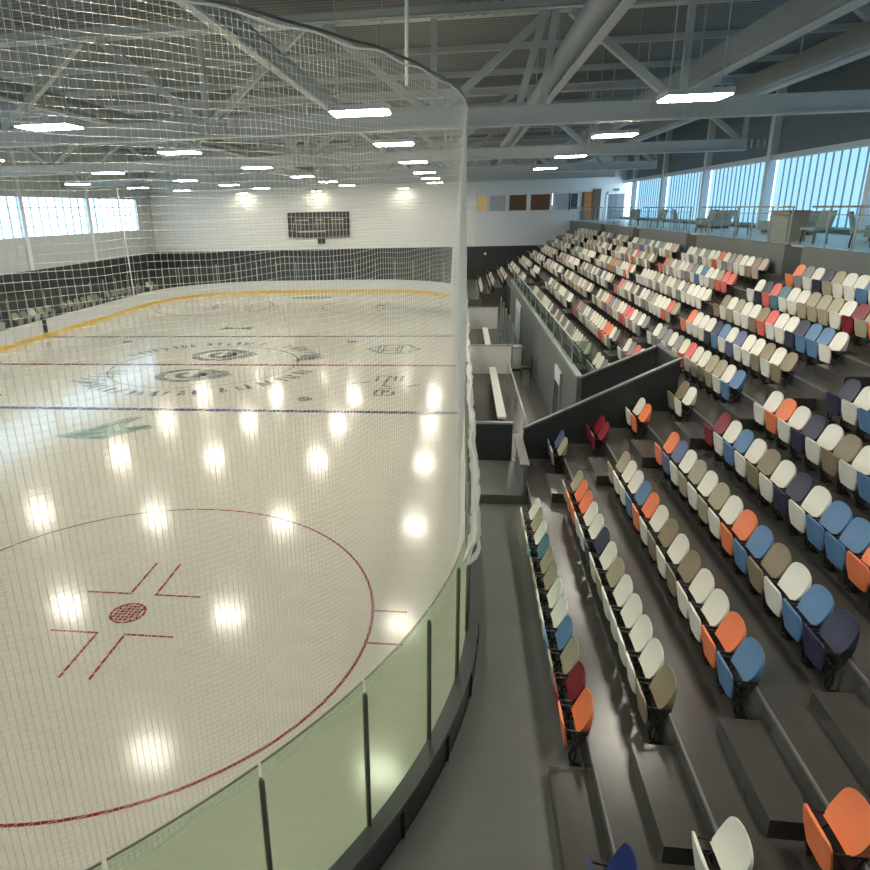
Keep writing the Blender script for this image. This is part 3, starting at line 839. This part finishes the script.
obj('backrest', MB().box(20.7, 21.15, 54.80, 54.84, 7.0, 7.05).box(20.7, 20.76, 54.80, 54.84, 6.64, 7.0).box(21.09, 21.15, 54.80, 54.84, 6.64, 7.0), PLAINW, t)
obj('seat', MB().box(20.7, 21.15, 54.55, 54.84, 6.60, 6.64), PLAINW, t)
t = thing('door_3', 'pillar panel beside the concourse entry, orange light in its colour', None, kind='structure')
obj('door_leaf', MB().box(23.5, 24.2, YF - .08, YF - .01, CZ, 8.1), ORPANEL, t)  # orange lighting on the pillar is put into the panel colour
obj('door_frame', MB().box(24.2, 24.9, YF - .12, YF - .01, CZ, 8.3).box(23.3, 23.5, YF - .12, YF - .01, CZ, 8.1), mat('brown_frame', (.10, .075, .05), .5), t)
t = thing('door_4', 'grey double door at the far end of the concourse', None, kind='structure')
for a, b in ((25.55, 26.2), (26.24, 26.9)): obj('door_leaf', MB().box(a, b, YF - .07, YF - .01, CZ, 7.86), DOORG, t)
obj('door_frame', MB().box(25.4, 25.54, YF - .1, YF - .01, CZ, 8.0).box(26.91, 27.0, YF - .1, YF - .01, CZ, 8.0).box(25.4, 27.0, YF - .1, YF - .01, 7.87, 8.0), PLAINW, t)
t = thing('exit_sign', 'small dark sign above the grey double door', 'sign', (26.2, YF, 8.2))
obj('sign_plate', MB().box(25.95, 26.45, YF - .06, YF - .01, 8.12, 8.3), DOORG, t)
# scoreboard on the white end wall
t = thing('scoreboard', 'dark rectangular scoreboard on the white far wall', 'scoreboard', (-.6, 54.8, 4.7))
obj('case', MB().box(-3.5, 2.35, 54.70, 54.998, 4.72, 7.0), BLACK, t)
obj('face_panel', MB().box(-3.38, 2.23, 54.67, 54.70, 4.84, 6.88), SCOREB, t)
DIG = emis('scoreboard_digit', (.9, .75, .55), .35)
LAB = mat('scoreboard_lettering', (.45, .42, .38), .5)
mm_ = MB()
for x, w in ((-2.9, 1.4), (.6, 1.3), (-.9, .8)): mm_.box(x, x + w, 54.655, 54.67, 6.25, 6.36)
mm_.box(-2.6, .1, 54.655, 54.67, 5.2, 5.35)
obj('caption_strip', mm_, LAB, t)
for x in (-3.0, -2.5, -.9, -.4, .8, 1.4):
    obj('digit', MB().box(x, x + .05, 54.655, 54.67, 5.55, 6.1).box(x + .28, x + .33, 54.655, 54.67, 5.55, 6.1).box(x, x + .33, 54.655, 54.67, 6.05, 6.1), DIG, t)
t = thing('shot_clock', 'small dark box hanging under the scoreboard', 'clock', (-.4, 54.8, 4.1))
obj('case', MB().box(-.75, -.05, 54.75, 54.998, 4.15, 4.62), BLACK, t)
obj('face_panel', MB().box(-.68, -.12, 54.73, 54.75, 4.2, 4.57), SCOREB, t)
# left wall with daylight window strip
structure('wall_left', MB().box(XL - .2, XL, -12, YF, 3.62, 5.85).box(XL - .2, XL, -12, YF, 8.5, ROOF).box(XL - .2, XL, 52.0, YF, 5.85, 8.5), GREYW, 'grey band of the left wall below the window strip')
structure('wall_left_lower', MB().box(XL - .2, XL, -12, YF, -.1, 3.62), DARKW, 'black lower part of the left wall')
for k in range(6):
    yb = 52.0 - 8.7*k; ya = yb - 8.7
    t = thing('window_%d' % (20 + k), 'daylight window bay high in the left wall', None, kind='structure')
    obj('pane', MB().box(XL - .11, XL - .10, ya + .2, yb - .2, 5.85, 8.5), WINGL, t)
    mm_ = MB(); y = ya + .2
    while y < yb: mm_.box(XL - .14, XL - .06, y - .03, y + .03, 5.85, 8.5); y += 1.04
    for z in (6.5, 7.16, 7.82): mm_.box(XL - .14, XL - .06, ya + .2, yb - .2, z - .025, z + .025)
    obj('glazing_bar', mm_, FRAMEW, t)
    structure('trim_%d' % (20 + k), MB().box(XL - .2, XL + .12, ya - .2, ya + .2, 3.62, ROOF), PLAINW, 'pale column between the left window bays')
structure('wall_near', MB().box(XL, XR, -16.2, -16, -.1, ROOF), GREYW, 'wall behind the camera')

# ------------------------------------------------------------------ roof
m = MB(); m.box(XL - .2, XR + .2, -16.2, YF + .2, ROOF, ROOF + .15); structure('ceiling', m, DECK, 'dark ribbed metal roof deck')
y = -2.
k = 0
PUR = MB()
while y < YF - 1:
    PUR.box(XL, XR, y - .05, y + .05, ROOF - .22, ROOF - .001); y += 4.9
structure('ceiling_purlins', PUR, STEEL, 'thin roof purlins under the deck')
def truss(Y, label, k):
    t = thing('roof_truss', label, 'truss', (5, Y, 9.2), 'roof trusses')
    zb, zt = 9.2, 12.0
    xe = XR - 1.4
    obj('bottom_chord', MB().box(XL, xe, Y - .22, Y + .22, zb, zb + .07).box(XL, xe, Y - .22, Y + .22, zb + .43, zb + .5).box(XL, xe, Y - .14, Y + .14, zb + .07, zb + .43), STEEL, t)
    obj('top_chord', MB().box(XL, XR - .3, Y - .2, Y + .2, zt, zt + .28), STEEL, t)
    nodes = [11.9 + 6.8*i for i in range(-5, 3)]
    for xb in nodes:
        if xb > xe: continue
        if xb < XL: continue
        obj('vertical', MB().bar((xb, Y, zb + .5), (xb, Y, zt), .17), STEEL, t)
        for s in (-1, 1):
            xt = xb + s * 3.1
            if xt < XR - .3: obj('diagonal', MB().bar((xb + s*.25, Y, zb + .5), (xt, Y, zt), .24, .20), STEEL, t)
        if k == 0 and abs(xb - 11.9) < .1:
            for p, q in (((14.9, 12.0), (14.3, 9.7)), ((15.2, 12.0), (14.95, 9.7))): obj('diagonal', MB().bar((p[0], Y, p[1]), (q[0], Y, q[1]), .2, .16), STEEL, t)
        if k < 2 and xb > 5:
            for q in range(-3, 4): obj('stiffener', MB().box(xb + q*.28 - .03, xb + q*.28 + .03, Y - .21, Y - .141, zb + .07, zb + .43), STEEL, t)
    for q in range(8 if k == 0 else 0): obj('chord_stiffener', MB().box(12.0 + q*.3, 12.16 + q*.3, Y - .28, Y - .2, zt - .05, zt + .28), STEEL, t)
for k, (Y, lb) in enumerate(((11.2, 'nearest pale steel roof truss spanning the whole hall'), (25.2, 'second roof truss from the camera'), (40.2, 'third roof truss from the camera'), (53.2, 'farthest roof truss, just in front of the far end wall'))):
    truss(Y, lb, k)
for k, (x, lb) in enumerate(((15.4, 'long round duct running away above the boards, with a bright lower flange'), (7.9, 'long round duct running away over the right of the ice'), (-.9, 'long round duct running away over the left of the ice'))):
    t = thing('air_duct', lb, 'duct', (x, 10, 10.4), 'lengthwise roof ducts')
    obj('duct', MB().tube([(x, y, 10.75) for y in (-8, 5, 20, 40, 54)], .27, 14), DUCT, t, True)
    obj('flange', MB().box(x + .1, x + .3, -8, 54, 10.36, 10.42), STEEL, t)
    for y in range(-6, 54, 6): obj('hanger', MB().bar((x, y, 11.0), (x, y, ROOF), .03), STEEL, t)
for k, (x, lb) in enumerate(((19.3, 'lengthwise box beam above the middle of the stands'), (21.9, 'lengthwise box beam above the back rows of the stands'))):
    t = thing('roof_beam', lb, 'beam', (x, 10, 10.3), 'lengthwise roof beams')
    obj('beam', MB().box(x - .2, x + .2, -8, 54, 10.25, 10.75), DUCT, t)
    obj('flange', MB().box(x + .1, x + .36, -8, 54, 10.20, 10.249), STEEL, t)
    for y in range(-6, 54, 6): obj('hanger', MB().bar((x, y, 10.75), (x, y, ROOF), .04), STEEL, t)
for k, (y, z) in enumerate(((4.0, 11.6), (8.2, 11.4), (20.5, 11.62), (32, 11.5))):
    t = obj('sprinkler_pipe', MB().tube([(XL, y, z), (XR, y, z)], .035, 8), STEEL, smooth=True)
    tag(t, ['thin cross pipe under the roof nearest the camera', 'second thin cross pipe under the roof', 'third thin cross pipe under the roof', 'farthest thin cross pipe under the roof'][k], 'pipe', 'roof cross pipes')
# ceiling lights
RN = ['first', 'second', 'third', 'fourth', 'fifth', 'sixth']
CN = {17.4: 'above the stands', 10.55: 'above the right of the ice', 3.3: 'right of the ice centre', -4.0: 'left of the ice centre', -11.0: 'above the left of the ice'}
for x in CN:
    for i, y in enumerate((5.7, 13.3, 22.3, 31.8, 40., 48.3, -5.4)):  # last position is added unseen fill that brightens the near seats
        if (x == 17.4 and i in (4, 5)) or (x < 3 and i == 6): continue
        t = thing('ceiling_light', ('rectangular ceiling light, %s from the camera %s' % (RN[i], CN[x])) if i < 6 else 'added fill light %s, unseen above the frame' % CN[x], 'ceiling light', (x, y, 9.0), 'rectangular ceiling lights')
        obj('housing', MB().box(x - .64, x + .64, y - .43, y + .43, 9.03, 9.14), STEEL, t)
        obj('diffuser', MB().box(x - .60, x + .60, y - .40, y + .40, 9.0, 9.029), LAMP, t)
        for s in (-.5, .5): obj('suspension_rod', MB().bar((x + s, y, 9.14), (x + s, y, ROOF - .01), .02), STEEL, t)
for x in (-7.5, -.5, 7.5):
    t = thing('wall_wash_lamp', {-7.5: 'small lamp washing the white end wall left of the scoreboard', -.5: 'small lamp washing the white end wall over the scoreboard', 7.5: 'small lamp washing the white end wall right of the scoreboard'}[x], 'lamp', (x, 53.9, 8.75))
    obj('housing', MB().box(x - .5, x + .5, 53.95, 54.25, 8.82, 8.95), STEEL, t)
    obj('diffuser', MB().box(x - .45, x + .45, 54.0, 54.2, 8.80, 8.819), WASH, t)
    obj('bracket', MB().bar((x, 54.2, 8.9), (x, 55.0, 8.9), .05), STEEL, t)

# ------------------------------------------------------------------ daylight, camera
wd = bpy.data.worlds.new('daylight'); scene.world = wd; wd.use_nodes = True
bg = wd.node_tree.nodes['Background']; bg.inputs['Color'].default_value = (.62, .84, 1.0, 1); bg.inputs['Strength'].default_value = 3.5
for nme, loc, rot, sx, sy in (('sky_light_right', (XR + 1.5, 19, 8.6), (0, math.radians(100), 0), 4, 70), ('sky_light_left', (XL - 1.5, 26, 8.4), (0, math.radians(-100), 0), 4, 52)):
    pass
cam = bpy.data.cameras.new('camera'); co = bpy.data.objects.new('camera', cam); COL.objects.link(co)
yaw, pitch, roll = -.137015, .320675, .0266165
f = Vector((math.sin(yaw)*math.cos(pitch), math.cos(yaw)*math.cos(pitch), -math.sin(pitch)))
r = Vector((math.cos(yaw), -math.sin(yaw), 0)); d = f.cross(r)
c_, s_ = math.cos(roll), math.sin(roll)
r2, d2 = c_*r + s_*d, -s_*r + c_*d
M = Matrix((r2, -d2, -f)).transposed().to_4x4(); M.translation = (12.76, -10.153, 7.009)
co.matrix_world = M
cam.sensor_width = 36; cam.lens = 672.03 * 36 / 870; cam.clip_start = .05; cam.clip_end = 300
cam.shift_x = (435 - 370.415) / 870; cam.shift_y = (433.877 - 435) / 870
scene.camera = co
vs = scene.view_settings
vs.view_transform = 'Standard'; vs.look = 'None'; vs.exposure = .32; vs.gamma = 1; vs.use_curve_mapping = False
scene.cycles.max_bounces = 8; scene.cycles.transparent_max_bounces = 24
scene.cycles.sample_clamp_indirect = 4
